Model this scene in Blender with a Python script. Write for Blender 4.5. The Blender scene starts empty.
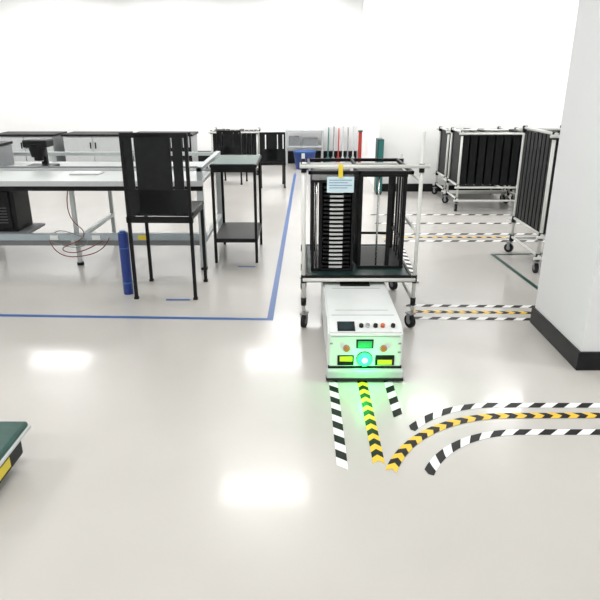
import bpy, bmesh, math, random
from mathutils import Vector, Matrix
random.seed(4)
S = bpy.context.scene
S.view_settings.view_transform = 'Standard'
S.view_settings.look = 'None'

# ------------------------------------------------------------ materials
def mat(name, col, rough=0.5, metal=0.0, noise=0.0, scale=20, emit=None, es=0, coat=0, bump=0.0):
    m = bpy.data.materials.new(name); m.use_nodes = True
    nt = m.node_tree; b = nt.nodes['Principled BSDF']
    b.inputs['Base Color'].default_value = (*col, 1)
    b.inputs['Roughness'].default_value = rough
    b.inputs['Metallic'].default_value = metal
    if 'black' in name: b.inputs['Specular IOR Level'].default_value = .22
    if coat:
        b.inputs['Coat Weight'].default_value = coat
        b.inputs['Coat Roughness'].default_value = .09
    tc = nt.nodes.new('ShaderNodeTexCoord')
    n = nt.nodes.new('ShaderNodeTexNoise'); n.inputs['Scale'].default_value = scale
    n.inputs['Detail'].default_value = 4
    nt.links.new(tc.outputs['Object'], n.inputs['Vector'])
    if noise:
        r = nt.nodes.new('ShaderNodeValToRGB')
        r.color_ramp.elements[0].position = .3; r.color_ramp.elements[1].position = .7
        r.color_ramp.elements[0].color = (*[max(0, c*(1-noise)) for c in col], 1)
        r.color_ramp.elements[1].color = (*[min(1, c*(1+noise)) for c in col], 1)
        nt.links.new(n.outputs['Fac'], r.inputs['Fac'])
        nt.links.new(r.outputs['Color'], b.inputs['Base Color'])
    if bump:
        bp = nt.nodes.new('ShaderNodeBump'); bp.inputs['Strength'].default_value = bump
        bp.inputs['Distance'].default_value = .01
        nt.links.new(n.outputs['Fac'], bp.inputs['Height'])
        nt.links.new(bp.outputs['Normal'], b.inputs['Normal'])
    if emit:
        b.inputs['Emission Color'].default_value = (*emit, 1)
        b.inputs['Emission Strength'].default_value = es
    return m

M = dict(
 floor=mat('floor_epoxy', (.545,.525,.495), .26, noise=.035, scale=1.2, coat=.22),
 wall=mat('wall_paint', (.93,.93,.93), .7, noise=.01, scale=3),
 ceil=mat('ceiling_paint', (.92,.92,.92), .8, noise=.01, scale=3),
 pil=mat('pillar_paint', (.78,.79,.80), .6, noise=.01, scale=3),
 base=mat('baseboard_black', (.010,.010,.011), .4, noise=.2),
 white=mat('white_paint', (.74,.77,.76), .35, noise=.02, scale=8),
 pipe=mat('pipe_white', (.72,.73,.70), .35, noise=.03),
 joint=mat('joint_black', (.010,.010,.010), .4, noise=.1),
 black=mat('black_metal', (.006,.006,.007), .45, noise=.2),
 blackp=mat('black_plastic', (.007,.008,.009), .45, noise=.2),
 alu=mat('aluminium', (.48,.52,.52), .4, .3, noise=.04),
 top=mat('bench_top', (.54,.57,.56), .4, noise=.04, scale=5),
 beam=mat('beam_grey', (.36,.42,.45), .45, noise=.04),
 green=mat('esd_mat_green', (.005,.06,.046), .35, noise=.2),
 dgreen=mat('deck_green', (.008,.035,.03), .45, noise=.2),
 blue=mat('blue_tape', (.03,.11,.33), .4, noise=.05),
 blue2=mat('blue_plastic', (.010,.035,.2), .35, noise=.1),
 yellow=mat('yellow_tape', (.88,.53,.03), .4, noise=.04),
 tblack=mat('tape_black', (.010,.010,.010), .4, noise=.1),
 twhite=mat('tape_white', (.88,.88,.87), .4, noise=.02),
 paper=mat('paper_tag', (.62,.78,.84), .7, noise=.04),
 ink=mat('ink', (.1,.2,.35), .7, noise=.05),
 tray=mat('tray_edge', (.58,.59,.58), .4, noise=.06),
 red=mat('red_paint', (.45,.03,.02), .4, noise=.08),
 orange=mat('orange_button', (.55,.12,.04), .35, noise=.05),
 teal=mat('teal_paint', (.02,.16,.15), .4, noise=.05),
 grey=mat('grey_paint', (.26,.27,.28), .5, noise=.05),
 lgrey=mat('light_grey', (.52,.54,.55), .5, noise=.03),
 screen=mat('screen_black', (.02,.035,.04), .15, noise=.1),
 gdisp=mat('green_display', (.02,.2,.07), .4, noise=.05, emit=(.02,.4,.12), es=.35),
 lampg=mat('green_lamp', (.05,.6,.15), .3, noise=.01, emit=(.01,1,.12), es=4),
 lampc=mat('green_lamp_core', (.5,1,.6), .3, noise=.01, emit=(.06,1,.16), es=14),
 rubber=mat('rubber_black', (.014,.014,.015), .6, noise=.1),
 cable=mat('cable_red', (.22,.07,.05), .5, noise=.1),
 brass=mat('label_yellow', (.80,.62,.03), .4, noise=.05),
 chrome=mat('steel', (.6,.6,.6), .25, .9, noise=.03),
)

# ------------------------------------------------------------ helpers
class G:
    def __init__(s, name, o=(0,0,0)):
        s.e = bpy.data.objects.new(name, None); S.collection.objects.link(s.e)
        s.e.empty_display_size = .1
        s.o = Vector(o); s.e.location = s.o
    def add(s, name, bm, mats, smooth=False):
        me = bpy.data.meshes.new(name)
        bmesh.ops.translate(bm, verts=bm.verts, vec=-s.o)
        bm.normal_update(); bm.to_mesh(me); bm.free()
        if not isinstance(mats, (list, tuple)): mats = [mats]
        for m in mats: me.materials.append(M[m])
        if smooth:
            for p in me.polygons: p.use_smooth = True
        ob = bpy.data.objects.new(name, me); S.collection.objects.link(ob)
        ob.parent = s.e
        return ob
    def box(s, name, lo, hi, m, bev=0.0, seg=2):
        return s.boxes(name, [(lo, hi)], m, bev, seg)
    def boxes(s, name, lst, m, bev=0.0, seg=2):
        bm = bmesh.new()
        for lo, hi in lst: bm_box(bm, lo, hi)
        if bev: bmesh.ops.bevel(bm, geom=bm.edges[:], offset=bev, segments=seg, affect='EDGES', profile=.5)
        return s.add(name, bm, m)
    def tubes(s, name, lst, r, m, n=12):
        bm = bmesh.new()
        for p, q in lst: bm_tube(bm, p, q, r, n)
        ob = s.add(name, bm, m)
        for p in ob.data.polygons: p.use_smooth = len(p.vertices) == 4
        return ob
def bm_box(bm, lo, hi):
    c = [(a+b)/2 for a, b in zip(lo, hi)]; d = [abs(b-a) for a, b in zip(lo, hi)]
    bmesh.ops.create_cube(bm, size=1, matrix=Matrix.Translation(c) @ Matrix.Diagonal((*d, 1)))
def bm_tube(bm, p, q, r, n=12, r2=None):
    p = Vector(p); q = Vector(q); d = q-p
    mt = Matrix.Translation((p+q)/2) @ d.to_track_quat('Z', 'Y').to_matrix().to_4x4()
    bmesh.ops.create_cone(bm, cap_ends=True, segments=n, radius1=r, radius2=r if r2 is None else r2, depth=d.length, matrix=mt)
def single(name, lo, hi, m, bev=0):
    bm = bmesh.new(); o = Vector([(a+b)/2 for a, b in zip(lo, hi)])
    bm_box(bm, Vector(lo)-o, Vector(hi)-o)
    if bev: bmesh.ops.bevel(bm, geom=bm.edges[:], offset=bev, segments=2, affect='EDGES')
    me = bpy.data.meshes.new(name); bm.to_mesh(me); bm.free(); me.materials.append(M[m])
    ob = bpy.data.objects.new(name, me); ob.location = o; S.collection.objects.link(ob); return ob
def caster(g, name, x, y, top, r=.05, ang=0.0):
    bm = bmesh.new()
    ax = Vector((math.cos(ang), math.sin(ang), 0))
    off = Vector((-math.sin(ang), math.cos(ang), 0))*.02
    c = Vector((x, y, r))+off
    bm_tube(bm, c-ax*.014, c+ax*.014, r, 24)
    g.add(name+'_wheel', bm, 'rubber')
    bm = bmesh.new()
    bm_tube(bm, c-ax*.016, c+ax*.016, r*.45, 16)
    for sgn in (-1, 1):
        a = c+ax*.022*sgn
        bmesh.ops.create_cube(bm, size=1, matrix=Matrix.Translation(a+Vector((0,0,r*.55))) @ Matrix.Rotation(ang,4,'Z') @ Matrix.Diagonal((.005,.03,r*1.3,1)))
    bmesh.ops.create_cube(bm, size=1, matrix=Matrix.Translation((x+off.x,y+off.y,2*r+.012)) @ Matrix.Rotation(ang,4,'Z') @ Matrix.Diagonal((.055,.06,.01,1)))
    bm_tube(bm, (x,y,2*r+.012), (x,y,top), .01)
    g.add(name+'_fork', bm, 'grey')

# ------------------------------------------------------------ room
CH = 3.6
single('floor', (-7,-3,-.1), (6,14.2,0), 'floor')
single('ceiling', (-7,-3,CH), (6,14.2,CH+.1), 'ceil')
single('wall_back', (-7,14.2,0), (6,14.35,CH), 'wall')
single('wall_left', (-7.15,-3,0), (-7,14.2,CH), 'wall')
single('wall_right', (6,-3,0), (6.15,14.2,CH), 'wall')
single('wall_front', (-7,-3.15,0), (6,-3,CH), 'wall')
single('baseboard_back', (-7,14.17,0), (1.3,14.2,.28), 'base')
single('wall_partition', (1.33,10.45,0), (6,14.2,CH), 'wall')
single('baseboard_partition', (1.31,10.42,0), (6,10.45,.13), 'base')
g = G('pillar', (2.2,4.0,0))
g.box('shaft', (1.84,3.6,0), (2.6,4.42,CH), 'pil', .006)
g.box('skirting', (1.822,3.582,0), (2.618,4.438,.13), 'base', .004)

# ceiling lights, plus unseen fill panels near the far walls
LP = [(x, y, e) for y, e in ((-1,60),(3.0,50),(7.0,44)) for x in (-4.9,-.5,3.9)]
LP += [(-4.9,11.2,52),(-.5,11.2,56),(3.9,9.3,62),(-5.2,13.0,44),(-2.6,13.0,44),(0,13.0,44),(2.0,9.3,42)]  # after the first pair, panels are added to brighten back and partition walls
for lx, ly, en in LP:
    g = G('ceiling_and_fill_light', (lx, ly, CH))
    g.boxes('frame', [((lx-.66,ly-.36,CH-.04),(lx+.66,ly-.3,CH)), ((lx-.66,ly+.3,CH-.04),(lx+.66,ly+.36,CH)),
                      ((lx-.66,ly-.3,CH-.04),(lx-.6,ly+.3,CH)), ((lx+.6,ly-.3,CH-.04),(lx+.66,ly+.3,CH))], 'white')
    L = bpy.data.lights.new('light_panel', 'AREA'); L.shape = 'RECTANGLE'; L.size = 1.2; L.size_y = .6
    L.energy = en; L.color = (1, 1, .99)
    lo = bpy.data.objects.new('light_panel', L); S.collection.objects.link(lo)
    lo.parent = g.e; lo.location = (0, 0, -.02)

# ------------------------------------------------------------ floor tapes
def resample(pts, n=400):
    pts = [Vector((*p, 0)) for p in pts]; cum = [0]
    for a, b in zip(pts, pts[1:]): cum.append(cum[-1]+(b-a).length)
    tot = cum[-1]
    def f(s):
        s0 = max(0, min(tot, s)); i = 0
        while i < len(cum)-2 and cum[i+1] < s0: i += 1
        d = (pts[i+1]-pts[i]).normalized()
        t = (s0-cum[i])/max(1e-6, cum[i+1]-cum[i])
        p = pts[i].lerp(pts[i+1], t)
        return p, d
    return f, tot
def tape(name, pts, w, period, mats, chev=False, z=.0015, k=None):
    f, tot = resample(pts)
    bm = bmesh.new(); half = period/2; k = (w*.5 if k is None else k)
    n = int(tot/half)
    def row(s):
        offs = [(-w/2, 0), (0, k), (w/2, 0)] if chev else [(-w/2, -k/2), (0, 0), (w/2, k/2)]
        r = []
        for o, sh in offs:
            p, d = f(min(max(s+sh, 0), tot)); nrm = Vector((-d.y, d.x, 0))
            r.append(bm.verts.new(p+nrm*o+Vector((0, 0, z))))
        return r
    sub = 2
    prev = row(0)
    for i in range(n):
        for j in range(sub):
            cur = row((i+(j+1)/sub)*half)
            for a in range(2):
                try:
                    fc = bm.faces.new((prev[a], cur[a], cur[a+1], prev[a+1])); fc.material_index = i % 2
                except ValueError: pass
            prev = cur
    bmesh.ops.recalc_face_normals(bm, faces=bm.faces)
    for fc in bm.faces:
        if fc.normal.z < 0: fc.normal_flip()
    me = bpy.data.meshes.new(name); bm.to_mesh(me); bm.free()
    for m in mats: me.materials.append(M[m])
    ob = bpy.data.objects.new(name, me); S.collection.objects.link(ob); return ob
def arc(cx, cy, r, a0, a1, n=16):
    return [(cx+r*math.cos(math.radians(a0+(a1-a0)*i/n)), cy+r*math.sin(math.radians(a0+(a1-a0)*i/n))) for i in range(n+1)]
BW = ('tblack', 'twhite'); YB = ('yellow', 'tblack')
tape('hazard_tape', [(.21,4.2),(.21,2.5)], .055, .14, BW, k=.04)
tape('hazard_tape', [(.56,4.2),(.56,2.95)], .055, .14, BW, k=-.04)
tape('guide_tape', [(.395,4.2),(.395,2.5)], .06, .10, YB, True, k=-.03)
tape('guide_tape', arc(1.195,2.21,.8,160,90)+[(3.2,3.02)], .058, .10, YB, True, z=.0025, k=.03)
tape('hazard_tape', arc(1.15,2.44,.69,142,90)+[(3.2,3.12)], .055, .14, BW, k=.06)
tape('hazard_tape', arc(1.2,2.21,.63,156,90)+[(3.2,2.84)], .055, .14, BW, k=.06)
for y, mt, ch, pr in ((4.78,BW,0,.15),(4.635,YB,1,.10),(4.49,BW,0,.15)):
    tape('hazard_tape' if not ch else 'guide_tape', [(.9,y+.03),(2.9,y-.03)], .055, pr, mt, bool(ch), k=.05 if not ch else .03)
for y, mt, ch in ((7.0,BW,0),(7.35,BW,0),(7.95,BW,0),(8.5,BW,0)):
    tape('hazard_tape' if not ch else 'guide_tape', [(1.0,y),(4.2,y)], .06, .2 if not ch else .12, mt, bool(ch), k=.05)
tape('guide_tape', [(1.0,7.18),(4.2,7.18)], .05, .12, YB, True, k=.03)
tape('hazard_tape', [(1.1,5.4),(1.25,8.4)], .05, .15, BW, k=.03)
def ribbon(name, pts, w, m, z=.001):
    g = G(name, (*pts[0], 0)); k = 0
    for a, b in zip(pts, pts[1:]):
        a = Vector((*a, z)); b = Vector((*b, z)); d = (b-a).normalized(); n = Vector((-d.y, d.x, 0))*w/2
        a2 = a-d*w/2; b2 = b+d*w/2; zz = Vector((0,0,.0004*k))
        bm = bmesh.new()
        vs = [bm.verts.new(v+zz) for v in (a2-n, b2-n, b2+n, a2+n)]
        bm.faces.new(vs); k += 1
        g.add('strip_%d' % k, bm, m)
ribbon('blue_floor_tape', [(-4.5,4.66),(-.24,4.49),(-.1,12.5)], .05, 'blue')
ribbon('blue_floor_tape', [(-.62,5.95),(-.48,5.95)], .04, 'blue')
ribbon('blue_floor_tape', [(-1.15,4.95),(-.98,4.95)], .04, 'blue')
ribbon('green_floor_tape', [(2.7,6.45),(2.12,6.4),(2.2,5.1)], .045, 'green')

# ------------------------------------------------------------ AGV
X0, X1, Y0 = .175, .645, 3.45
g = G('automated_guided_vehicle', (.41, 4.0, 0))
bm = bmesh.new()
prof = [(Y0,.075),(Y0,.325),(3.56,.362),(4.75,.362),(4.75,.05),(3.5,.05)]
va = [bm.verts.new((X0,y,z)) for y, z in prof]; vb = [bm.verts.new((X1,y,z)) for y, z in prof]
bm.faces.new(va); bm.faces.new(vb[::-1])
for i in range(len(prof)):
    j = (i+1) % len(prof); bm.faces.new((va[i], vb[i], vb[j], va[j]))
bmesh.ops.recalc_face_normals(bm, faces=bm.faces)
bmesh.ops.bevel(bm, geom=bm.edges[:], offset=.012, segments=3, affect='EDGES')
g.add('body', bm, 'white')
g.box('bumper', (X0-.008,Y0-.035,.022), (X1+.008,Y0+.03,.085), 'lgrey', .012)
g.box('bumper_strip', (X0-.01,Y0-.04,.012), (X1+.01,Y0+.02,.03), 'rubber', .005)
g.box('bumper_gap', (X0+.002,Y0-.006,.085), (X1-.002,Y0+.02,.1), 'black')
g.boxes('panel_seams', [((X0+.02,Y0-.002,.30),(X1-.02,Y0+.01,.304)), ((X0-.0015,3.7,.1),(X0+.01,3.705,.34)),
    ((X0+.03,3.66,.355),(X1-.03,3.664,.3635)), ((X0+.06,3.75,.355),(X1-.06,3.753,.3635)), ((X0+.06,4.2,.355),(X1-.06,4.203,.3635))], 'grey')
def onslope(y): return .325+(y-Y0)*(.037/.11)
def slopebox(name, x0, x1, y0, y1, h, m):
    bm = bmesh.new()
    v = [bm.verts.new(p) for p in ((x0,y0,onslope(y0)-.002),(x1,y0,onslope(y0)-.002),(x1,y1,onslope(y1)-.002),(x0,y1,onslope(y1)-.002),
         (x0,y0,onslope(y0)+h),(x1,y0,onslope(y0)+h),(x1,y1,onslope(y1)+h),(x0,y1,onslope(y1)+h))]
    for f in ((0,1,2,3),(4,5,6,7),(0,1,5,4),(1,2,6,5),(2,3,7,6),(3,0,4,7)): bm.faces.new([v[i] for i in f])
    bmesh.ops.recalc_face_normals(bm, faces=bm.faces); g.add(name, bm, m)
slopebox('touch_screen_bezel', .235,.345,Y0+.018,Y0+.1,.005,'black')
slopebox('touch_screen', .245,.335,Y0+.026,Y0+.092,.007,'screen')
for i, (x, m) in enumerate(((.385,'black'),(.425,'chrome'),(.475,'black'),(.52,'orange'),(.585,'black'))):
    y = Y0+.06; z = onslope(y)
    bm = bmesh.new(); bm_tube(bm, (x,y,z-.002), (x,y-.006,z+.016), .014, 16); g.add('control_knob_%d' % i, bm, m)
def disc(name, x, z, r, d, m, y=None):
    y = Y0 if y is None else y
    bm = bmesh.new(); bm_tube(bm, (x,y+.003,z), (x,y-d,z), r, 24); return g.add(name, bm, m)
for i, x in enumerate((.292,.522)):
    disc('button_ring_%d' % i, x, .222, .024, .006, 'chrome'); disc('button_%d' % i, x, .222, .018, .018, 'orange')
g.box('display_frame', (.352,Y0-.006,.222), (.46,Y0+.01,.282), 'black', .003)
g.box('display', (.362,Y0-.009,.23), (.45,Y0,.274), 'gdisp')
for i, (a, b) in enumerate(((.236,.34),(.474,.595))):
    g.box('sensor_window_%d' % i, (a,Y0-.005,.105), (b,Y0+.01,.175), 'black', .003)
g.boxes('yellow_labels', [((.25,Y0-.008,.135),(.33,Y0,.168)), ((.49,Y0-.008,.112),(.58,Y0,.145))], 'brass')
disc('lamp_housing', .406, .15, .050, .010, 'black')
bm = bmesh.new(); bmesh.ops.create_uvsphere(bm, u_segments=24, v_segments=12, radius=.047, matrix=Matrix.Translation((.406,Y0-.010,.15)) @ Matrix.Diagonal((1,.45,1,1)))
g.add('green_signal_lamp', bm, 'lampg', True)
bm = bmesh.new(); bmesh.ops.create_uvsphere(bm, u_segments=24, v_segments=12, radius=.024, matrix=Matrix.Translation((.406,Y0-.020,.15)) @ Matrix.Diagonal((1,.6,1,1)))
g.add('green_lamp_core', bm, 'lampc', True)
L = bpy.data.lights.new('green_lamp_light', 'POINT'); L.energy = 2.2; L.color = (.02,1,.16); L.shadow_soft_size = .03
lo = bpy.data.objects.new('green_lamp_light', L); S.collection.objects.link(lo); lo.parent = g.e
lo.location = Vector((.406,Y0-.09,.15))-g.o
g.boxes('side_marks', [((X0+.012,Y0-.003,.25),(X0+.03,Y0+.005,.26)), ((X1-.03,Y0-.003,.25),(X1-.012,Y0+.005,.26)), ((X1-.03,Y0-.003,.19),(X1-.012,Y0+.005,.2))], 'grey')
for i, (x, y) in enumerate(((X0+.05,3.75),(X1-.05,3.75),(X0+.05,4.6),(X1-.05,4.6))):
    bm = bmesh.new(); bm_tube(bm, (x-.02,y,.05), (x+.02,y,.05), .05, 24); g.add('drive_wheel_%d' % i, bm, 'rubber')
g.box('tow_plate', (.3,4.25,.36), (.52,4.6,.372), 'black', .003)

# ------------------------------------------------------------ trolley
g = G('equipment_trolley', (.44, 4.75, 0))
TX0, TX1, TY0, TY1 = .06, .82, 4.32, 5.2
g.box('deck', (TX0,TY0,.385), (TX1,TY1,.425), 'dgreen', .004)
g.boxes('deck_edge', [((TX0-.015,TY0-.02,.375),(TX1+.015,TY0,.43)),((TX0-.015,TY1,.375),(TX1+.015,TY1+.02,.43)),
                      ((TX0-.02,TY0,.375),(TX0,TY1,.43)),((TX1,TY0,.375),(TX1+.02,TY1,.43))], 'black', .003)
g.tubes('front_rail', [((TX0-.04,TY0-.036,.40),(TX1+.04,TY0-.036,.40)), ((TX0-.04,TY1+.036,.40),(TX1+.04,TY1+.036,.40))], .014, 'pipe')
posts = [(TX0,TY0-.008,1.26),(TX1,TY0-.008,1.47),(TX0,TY1+.008,1.22),(TX1,TY1+.008,1.22)]
px = .015
pp = []
for i, (x, y, t) in enumerate(posts):
    sx = -px if x < .4 else px*1.2
    pp.append((x+sx*2.2, y, t))
g.tubes('posts', [((x,y,.15),(x,y,t)) for x, y, t in pp], .014, 'pipe')
z = 1.235; zr = 1.13
g.tubes('top_rails', [((pp[0][0]-.03,pp[0][1]-.028,z),(pp[1][0]+.05,pp[1][1]-.028,z)), ((pp[2][0]-.03,pp[2][1]+.028,zr),(pp[3][0]+.05,pp[3][1]+.028,zr)),
    ((pp[0][0],pp[0][1],zr),(pp[2][0],pp[2][1],zr)), ((pp[1][0],pp[1][1],zr),(pp[3][0],pp[3][1],zr)),
    ((pp[0][0],pp[0][1],.22),(pp[2][0],pp[2][1],.22)), ((pp[1][0],pp[1][1],.22),(pp[3][0],pp[3][1],.22)),
    ((pp[1][0],pp[1][1],.75),(pp[3][0],pp[3][1],.75))], .013, 'pipe')
g.tubes('joints', [((x,y,zz-.03),(x,y,zz+.03)) for x, y, t in pp for zz in (.40,.22)]+[((x,y,zz-.03),(x,y,zz+.03)) for (x,y,t),zz in zip(pp,(1.22,1.22,1.15,1.15))], .02, 'joint')
for i, (x, y, t) in enumerate(pp): caster(g, 'caster_%d' % i, x, y, .2, .052, .5 if i % 2 else -.3)

g2 = G('tray_magazine', (.24, 4.7, .425))
mx0, mx1, my0, my1, mz0, mz1 = .085, .405, 4.42, 4.98, .4255, 1.12
g2.boxes('plates', [((mx0,my0,mz0),(mx1,my1,mz0+.02)), ((mx0,my0,mz1-.02),(mx1,my1,mz1))], 'black', .003)
g2.boxes('frame', [((mx0,my0,mz0),(mx0+.02,my0+.03,mz1)), ((mx0+.055,my0,mz0),(mx0+.08,my0+.03,mz1)), ((mx1-.022,my0,mz0),(mx1,my0+.03,mz1)),
    ((mx0,my1-.03,mz0),(mx0+.02,my1,mz1)), ((mx1-.02,my1-.03,mz0),(mx1,my1,mz1)), ((mx0+.07,my0+.02,mz0),(mx0+.08,my1,mz1)), ((mx1-.012,my0+.02,mz0),(mx1-.004,my1,mz1))], 'black', .002)
g2.tubes('rods', [((mx0+.037,my0+.015,mz0),(mx0+.037,my0+.015,mz1)), ((mx0+.037,my1-.05,mz0),(mx0+.037,my1-.05,mz1))], .007, 'chrome')
n = 20; dz = (mz1-mz0-.06)/n
g2.boxes('trays', [((mx0+.09,my0+.012,mz0+.03+i*dz),(mx1-.03,my1-.03,mz0+.03+i*dz+dz*.45)) for i in range(n)], 'blackp')
g2.boxes('tray_lips', [((mx0+.135,my0-.006,mz0+.03+i*dz),(mx1-.085,my0+.014,mz0+.03+i*dz+dz*.42)) for i in range(n)], 'tray')
g2.boxes('inner_back', [((mx0+.09,my1-.03,mz0+.02),(mx1-.02,my1-.02,mz1-.02))], 'blackp')
g3 = G('open_magazine', (.62, 4.8, .425))
ax0, ax1, ay0, ay1, az1 = .44, .80, 4.5, 5.08, 1.15
g3.boxes('plates', [((ax0,ay0,mz0),(ax1,ay1,mz0+.02)), ((ax0,ay0,az1-.02),(ax1,ay1,az1))], 'black', .003)
g3.boxes('posts', [((x-.014,y-.014,mz0),(x+.014,y+.014,az1)) for x in (ax0+.016,ax1-.016) for y in (ay0+.02,ay1-.02)] +
    [((ax1-.14,ay0+.01,mz0),(ax1-.11,ay0+.03,az1))], 'black', .002)
g3.boxes('comb_wall', [((ax0,ay0+.06+i*.05,mz0+.02),(ax0+.012,ay0+.09+i*.05,az1-.02)) for i in range(10)] +
    [((ax1-.012,ay0+.06+i*.12,mz0+.02),(ax1,ay0+.09+i*.12,az1-.02)) for i in range(4)], 'black')
g3.tubes('rods', [((ax0+.15,ay0+.02,mz0),(ax0+.15,ay0+.02,az1)), ((ax1-.05,ay1-.05,mz0),(ax1-.05,ay1-.05,az1))], .007, 'chrome')
g3.boxes('cross_bars', [((ax0,ay0+.02,.62),(ax0+.02,ay1-.02,.64)), ((ax1-.02,ay0+.02,.62),(ax1,ay1-.02,.64)), ((ax0,ay1-.02,.56),(ax1,ay1-.01,.58))], 'black')
g.boxes('upper_shelf_bars', [((TX0,TY0+.06,1.165),(TX1,TY0+.085,1.19)), ((TX0,TY1-.08,1.165),(TX1,TY1-.055,1.19)),
    ((TX0,TY0+.06,1.165),(TX0+.02,TY1-.06,1.19)), ((.42,TY0+.06,1.165),(.44,TY1-.06,1.19)), ((TX1-.02,TY0+.06,1.165),(TX1,TY1-.06,1.19))], 'black', .002)
g.box('tag_sheet', (.19,4.27,1.055), (.38,4.273,1.165), 'paper')
g.boxes('tag_ruled_lines', [((.205,4.2685,1.14-i*.018),(.365-.03*(i%2),4.2706,1.144-i*.018)) for i in range(4)], 'ink')
g.box('tag_clip', (.27,4.262,1.16), (.30,4.29,1.25), 'brass', .002)

# ------------------------------------------------------------ workbench
g = G('workbench', (-2.9, 6.5, 0))
BX0, BX1, BY0, BY1 = -4.9, -.94, 5.8, 7.3
g.box('top', (BX0,BY0,.86), (BX1,BY1,.895), 'top', .004)
g.box('front_trim', (BX0,BY0-.02,.85), (BX1+.01,BY0,.90), 'lgrey', .003)
g.box('under_rail', (BX0,BY0+.02,.80), (BX1,BY0+.07,.845), 'black', .002)
g.boxes('legs', [((x-.03,y-.03,.02),(x+.03,y+.03,.86)) for x in (BX1-.03,-3.7,BX0+.04) for y in (BY0+.06,BY1-.05)]+[((-2.30,BY0+.2,.02),(-2.26,BY0+.24,.86)),((-2.30,BY1-.08,.02),(-2.26,BY1-.04,.86))], 'alu', .004)
g.tubes('feet', [((x,y,0),(x,y,.03)) for x in (BX1-.03,-3.7,BX0+.04) for y in (BY0+.06,BY1-.05)]+[((-2.28,BY0+.22,0),(-2.28,BY0+.22,.03)),((-2.28,BY1-.06,0),(-2.28,BY1-.06,.03))], .035, 'black')
g.box('lower_beam', (BX0,BY0+.09,.29), (BX1,BY0+.15,.355), 'beam', .004)
g.box('under_beam_shade', (BX0,BY0+.16,.22), (BX1-.05,BY0+.3,.28), 'grey', .004)  # grey strip put in as the dark shade below the beam
g.boxes('cross_ties', [((x-.02,BY0+.09,.25),(x+.02,BY1-.08,.29)) for x in (BX1-.03,-2.28,-3.7)], 'alu')
g.box('back_rail', (BX0,BY1-.06,.97), (BX1,BY1-.01,1.01), 'alu', .004)
g.boxes('back_rail_posts', [((x-.02,BY1-.06,.89),(x+.02,BY1-.02,.97)) for x in (BX1-.05,-1.8,-2.9,-4)], 'alu')
g.box('mid_rail', (BX0,BY0+.72,.895), (BX1,BY0+.75,.915), 'lgrey', .002)
g.box('mid_channel', (BX0,BY0+.80,.895), (BX1-.05,BY0+.83,.93), 'grey', .002)
g.boxes('upright', [((BX1-.05,BY0+.03,.89),(BX1-.0,BY0+.08,1.02)), ((BX1-.05,BY0+.03,.98),(BX1-.0,BY1-.02,1.02))], 'alu', .003)
g.box('yellow_sign', (-1.62,BY0+.085,.30), (-1.53,BY0+.09,.345), 'brass')
g.box('tower_shelf', (-3.6,BY0+.15,.33), (-2.75,BY0+.6,.355), 'grey', .003)
g.boxes('power_sockets', [((-2.5+i*.42,BY0+.075,.30),(-2.42+i*.42,BY0+.09,.345)) for i in range(2)], 'white', .002)
def cable(name, pts, r, m):
    cu = bpy.data.curves.new(name, 'CURVE'); cu.dimensions = '3D'; cu.bevel_depth = r
    sp = cu.splines.new('NURBS'); sp.points.add(len(pts)-1); sp.use_endpoint_u = True; sp.order_u = 4
    for p, q in zip(sp.points, pts): p.co = (*q, 1)
    cu.materials.append(M[m]); ob = bpy.data.objects.new(name, cu); S.collection.objects.link(ob); return ob
cg = G('power_cables', (-2.3, 6.0, .25))
for i, pts in enumerate([[(-2.3,6.0,.8),(-2.38,5.98,.5),(-2.1,5.9,.4),(-2.2,5.87,.28),(-2.45,5.85,.22),(-2.25,5.85,.14),(-2.05,5.86,.25),(-1.95,5.95,.3)],
        [(-2.5,6.0,.34),(-2.4,5.86,.42),(-2.2,5.86,.36),(-2.05,5.86,.26),(-2.3,5.85,.2),(-2.55,5.9,.3)],
        [(-1.9,5.86,.33),(-1.95,5.84,.2),(-2.2,5.82,.12),(-2.45,5.84,.14),(-2.5,5.86,.3)]]):
    ob = cable('cable_%d' % i, [tuple(Vector(p)-cg.o) for p in pts], .005, ('cable','grey','cable')[i]); ob.parent = cg.e

g = G('computer_tower', (-3.05, 6.2, .355))
g.box('case', (-3.3,6.0,.355), (-2.86,6.36,.79), 'blackp', .012)
g.box('front_panel', (-3.26,5.985,.38), (-2.9,6.0,.77), 'black', .01)
g.boxes('vents', [((-3.22,5.98,.45+i*.03),(-2.94,5.99,.452+i*.03)) for i in range(6)], 'grey')
g = G('inspection_microscope', (-2.85, 6.75, .895))
g.box('base', (-3.0,6.62,.895), (-2.70,6.9,.925), 'blackp', .008)
g.box('column', (-2.88,6.84,.92), (-2.82,6.9,1.2), 'black', .006)
bm = bmesh.new()
bm_tube(bm, (-2.85,6.72,1.02), (-2.85,6.72,1.16), .075, 20, .1)
bm_tube(bm, (-2.85,6.72,.98), (-2.85,6.72,1.02), .05, 20)
g.add('lens_head', bm, 'black')
g.box('head_body', (-2.98,6.64,1.12), (-2.72,6.86,1.20), 'blackp', .015)
bm = bmesh.new(); bm_tube(bm, (-2.85,6.72,.972), (-2.85,6.72,.98), .045, 20); g.add('ring_light', bm, 'white')

g = G('test_fixture', (-3.5, 6.9, .895))
g.box('case', (-3.75,6.75,.895), (-3.3,7.1,1.12), 'grey', .01)
g.box('lid', (-3.76,6.74,1.12), (-3.29,7.11,1.15), 'black', .005)
g.box('panel', (-3.7,6.742,.93), (-3.4,6.75,1.08), 'screen', .002)
g = G('document_folder', (-2.2, 6.3, .895))
g.box('cover', (-2.35,6.2,.896), (-2.05,6.4,.906), 'lgrey', .002)
g.box('sheets', (-2.34,6.21,.906), (-2.07,6.39,.911), 'white')

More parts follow.
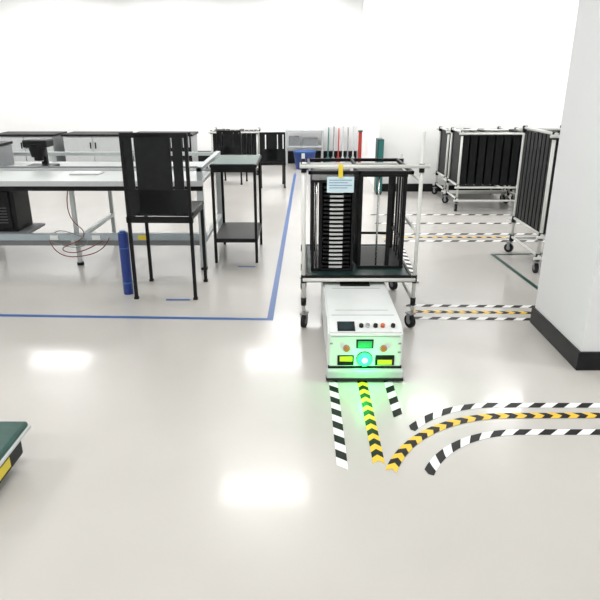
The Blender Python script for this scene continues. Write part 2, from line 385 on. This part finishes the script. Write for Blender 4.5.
# ------------------------------------------------------------ chairs
def high_chair(name, loc, rot=0, seat=.74, back=1.41, w=.52, d=.5):
    g = G(name, (0,0,0)); hw = w/2
    g.boxes('legs', [((sx*hw-.014,y-.014,0.012),(sx*hw+.014,y+.014,t)) for sx in (-1,1) for y, t in ((-d/2,back),(d/2,seat))], 'black', .003)
    g.boxes('feet', [((sx*hw-.018,y-.018,0),(sx*hw+.018,y+.018,.02)) for sx in (-1,1) for y in (-d/2,d/2)], 'rubber')
    g.box('seat', (-hw-.02,-d/2+.02,seat-.01), (hw+.02,d/2+.02,seat+.03), 'blackp', .012)
    g.boxes('seat_rails', [((-hw-.02,-d/2-.014,seat-.06),(hw+.02,-d/2+.014,seat-.01)), ((-hw,d/2-.014,seat-.04),(hw,d/2+.014,seat-.01)),
        ((-hw-.01,-d/2,seat-.04),(-hw+.01,d/2,seat-.01)), ((hw-.01,-d/2,seat-.04),(hw+.01,d/2,seat-.01))], 'black')
    g.box('back_panel', (-hw+.10,-d/2-.012,seat), (hw-.13,-d/2+.016,back-.01), 'blackp', .006)
    g.boxes('back_slats', [((-hw+.012,-d/2-.008,seat),(-hw+.08,-d/2+.008,back-.01)), ((hw-.115,-d/2-.008,seat),(hw-.035,-d/2+.008,back-.01)),
        ((-hw,-d/2-.012,back-.04),(hw,-d/2+.012,back)), ((-hw,-d/2-.012,seat+.02),(hw,-d/2+.012,seat+.22))], 'blackp', .003)
    g.e.location = loc; g.e.rotation_euler = (0,0,rot); return g
high_chair('work_chair', (-1.165, 5.22, 0), -.03)
high_chair('work_chair', (-.5, 11.0, 0), .1, .46, .96, .42, .42)
high_chair('work_chair', (-1.25, 11.4, 0), -.15, .46, .96, .42, .42)
high_chair('work_chair', (-2.2, 11.2, 0), .2, .46, .94, .42, .42)

g = G('blue_film_roll', (-1.54, 5.12, 0))
bm = bmesh.new(); bm_tube(bm, (-1.54,5.12,0), (-1.54,5.12,.56), .043, 28); g.add('roll', bm, 'blue2', False)
bm = bmesh.new(); bm_tube(bm, (-1.54,5.12,.556), (-1.54,5.12,.575), .026, 20); g.add('core', bm, 'blue')
bm = bmesh.new(); bm_tube(bm, (-1.54,5.12,.10), (-1.54,5.12,.115), .0445, 28); bm_tube(bm, (-1.54,5.12,.42), (-1.54,5.12,.43), .0445, 28); g.add('wrap_bands', bm, 'blue')

# ------------------------------------------------------------ side table
g = G('side_table', (-.67, 6.45, 0))
x0, x1, y0, y1 = -.89, -.44, 6.08, 6.86
g.boxes('legs', [((x-.014,y-.014,0),(x+.014,y+.014,1.0)) for x in (x0+.013,x1-.013) for y in (y0+.013,y1-.013)], 'black', .002)
g.box('top', (x0-.01,y0-.01,.985), (x1+.01,y1+.01,1.015), 'black', .003)
g.box('green_mat', (x0,y0,1.015), (x1,y1,1.022), 'green', .002)
g.box('lower_shelf', (x0+.01,y0+.01,.245), (x1-.01,y1-.01,.262), 'blackp', .002)
g.boxes('rails', [((x0,y0,.22),(x1,y0+.02,.26)), ((x0,y1-.02,.22),(x1,y1,.26)), ((x0,y0,.22),(x0+.02,y1,.26)), ((x1-.02,y0,.22),(x1,y1,.26)),
                  ((x0,y0,.94),(x1,y0+.02,.985)), ((x0,y1-.02,.94),(x1,y1,.985))], 'black')

# ------------------------------------------------------------ panel racks
def rack(loc, w, d, zb, zt, along='x', n=9, h=None, rot=0):
    g = G('panel_rack', (0,0,0))
    h = h or zt+.02
    P = [(0,0),(w,0),(0,d),(w,d)]
    g.tubes('uprights', [((x,y,.14),(x,y,h)) for x, y in P], .017, 'pipe')
    rl = []
    for z in (.16, zb-.03, h-.04):
        rl += [((-.05,-.03,z),(w+.05,-.03,z)), ((-.05,d+.03,z),(w+.05,d+.03,z)), ((0,-.04,z+.02),(0,d+.04,z+.02)), ((w,-.04,z+.02),(w,d+.04,z+.02))]
    g.tubes('rails', rl, .015, 'pipe')
    g.tubes('joints', [((x,y,z-.03),(x,y,z+.04)) for x, y in P for z in (.16,zb-.03,h-.04)], .024, 'joint')
    L = []; E = []
    for i in range(n):
        if along == 'x':
            x = .06+(w-.12)*i/(n-1); dd = random.uniform(-.01,.01); hh = (w-.12)/(n-1)*.38
            L.append(((x-hh,.0+dd,zb),(x+hh,d,zt+random.uniform(-.03,0)))); E.append(((x+hh+.002,.03,zb),(x+hh+.007,d-.03,zt-.06)))
        else:
            y = .05+(d-.1)*i/(n-1); hh = (d-.1)/(n-1)*.38
            L.append(((.0,y-hh,zb),(w,y+hh,zt+random.uniform(-.03,0)))); E.append(((.03,y+hh+.002,zb),(w-.03,y+hh+.007,zt-.06)))
    g.boxes('black_panels', L, 'blackp', .003)
    g.boxes('panel_liners', E, 'grey')
    for i, (x, y) in enumerate(P): caster(g, 'caster_%d' % i, x, y, .16, .05, .4*i)
    g.e.location = loc; g.e.rotation_euler = (0,0,rot); return g
rack((2.28,8.75,0), .95, .6, .38, 1.12, 'x', 8)
rack((2.28,9.55,0), .95, .6, .38, 1.08, 'x', 8)
rack((3.42,8.85,0), .95, .7, .40, 1.12, 'x', 9)
rack((2.34,5.72,0), .8, .78, .40, 1.34, 'y', 8)
rack((3.3,7.1,0), .8, .78, .42, 1.25, 'x', 8)
rack((3.4,5.75,0), .8, .78, .42, 1.34, 'y', 8)
rack((-1.75,12.3,0), .9, .7, .35, .86, 'x', 9)

# ------------------------------------------------------------ cleaning tools at far wall
g = G('mop_set', (.95,13.9,0))
for i, (x, m, t) in enumerate(((.62,'teal',.80),(.74,'grey',.82),(.85,'red',.78),(.95,'lgrey',.82),(1.06,'grey',.8),(1.18,'lgrey',.82))):
    bm = bmesh.new(); bm_tube(bm, (x,13.75,.12), (x+.03,14.12,t), .016, 10); g.add('handle_%d' % i, bm, m)
    bm = bmesh.new(); bm_tube(bm, (x,13.74,.0), (x,13.76,.2), .08, 12, .03); g.add('head_%d' % i, bm, ('teal','grey','red','lgrey','grey','lgrey')[i])
g = G('fire_hose_post', (1.2,12.4,0))
bm = bmesh.new(); bm_tube(bm, (1.2,12.4,0), (1.2,12.4,.84), .035, 20); bm_tube(bm, (1.2,12.4,0), (1.2,12.4,.03), .08, 20); g.add('post', bm, 'red')
bm = bmesh.new(); bm_tube(bm, (1.2,12.4,.84), (1.2,12.4,.87), .045, 20); g.add('cap', bm, 'green')
g = G('tool_locker', (1.33,10.3,0))
g.box('case', (1.27,10.1,.02), (1.37,10.4,.90), 'green', .005)
g.boxes('doors', [((1.28,10.09,.05),(1.36,10.1,.88))], 'teal', .003)
g.boxes('feet', [((1.28,10.12,0),(1.30,10.14,.03)),((1.34,10.12,0),(1.36,10.14,.03)),((1.28,10.36,0),(1.30,10.38,.03)),((1.34,10.36,0),(1.36,10.38,.03))], 'black')
g.box('latch', (1.29,10.08,.5), (1.30,10.09,.58), 'chrome')
g = G('waste_bin', (.1,13.3,0))
bm = bmesh.new(); bm_tube(bm, (.1,13.3,0), (.1,13.3,.36), .19, 24, .24); g.add('bucket', bm, 'blue2')
bm = bmesh.new(); bm_tube(bm, (.1,13.3,.35), (.1,13.3,.38), .25, 24); g.add('rim', bm, 'blue')

g = G('storage_shelf', (.35,13.9,0))
g.boxes('posts', [((x-.02,y-.02,0),(x+.02,y+.02,.76)) for x in (-.3,.5) for y in (13.75,14.1)], 'lgrey')
g.boxes('shelves', [((-.32,13.73,z),(.52,14.12,z+.03)) for z in (.40,.74)], 'lgrey', .003)
g.boxes('cartons', [((-.25,13.8,.43),(-.02,14.05,.63)),((.05,13.8,.43),(.4,14.05,.59))], 'grey', .004)

for i, (x, m) in enumerate(((-5.6,'grey'),(-4.2,'lgrey'),(-2.8,'lgrey'))):
    g = G('storage_cabinet', (x,12.9,0))
    g.box('carcass', (x-.6,12.6,.06), (x+.6,13.3,.74), m, .006)
    g.box('worktop', (x-.63,12.57,.74), (x+.63,13.33,.78), 'black', .004)
    g.boxes('doors', [((x-.58,12.58,.09),(x-.01,12.6,.72)),((x+.01,12.58,.09),(x+.58,12.6,.72))], 'lgrey', .004)
    g.boxes('handles', [((x-.06,12.56,.5),(x-.04,12.58,.62)),((x+.04,12.56,.5),(x+.06,12.58,.62))], 'black')
    g.box('plinth', (x-.58,12.63,0), (x+.58,13.27,.06), 'black')

# ------------------------------------------------------------ cart bottom-left
g = G('platform_cart', (-1.6,2.3,0))
g.box('deck', (-1.95,2.12,.185), (-1.345,2.60,.22), 'green', .014, 3)
g.box('deck_rim', (-1.96,2.11,.172), (-1.338,2.61,.196), 'lgrey', .01, 3)
g.box('body', (-1.93,2.14,.05), (-1.375,2.57,.172), 'blackp', .02, 4)
g.box('side_label', (-1.374,2.25,.08), (-1.371,2.42,.13), 'brass')
g.box('skirt', (-1.90,2.16,.03), (-1.40,2.54,.05), 'lgrey', .005)
for i, (x, y) in enumerate(((-1.85,2.2),(-1.46,2.2),(-1.85,2.46),(-1.46,2.46))):
    bm = bmesh.new(); bm_tube(bm, (x-.02,y,.03), (x+.02,y,.03), .03, 20); g.add('wheel_%d' % i, bm, 'rubber')

# ------------------------------------------------------------ world + camera
w = bpy.data.worlds.new('world'); S.world = w; w.use_nodes = True
w.node_tree.nodes['Background'].inputs['Color'].default_value = (1,1,1,1)
w.node_tree.nodes['Background'].inputs['Strength'].default_value = .5
cam = bpy.data.cameras.new('camera'); co = bpy.data.objects.new('camera', cam); S.collection.objects.link(co)
co.location = (0,0,1.8); co.rotation_euler = (math.radians(70),0,0)
cam.sensor_width = 36; cam.lens = 36.18; S.camera = co
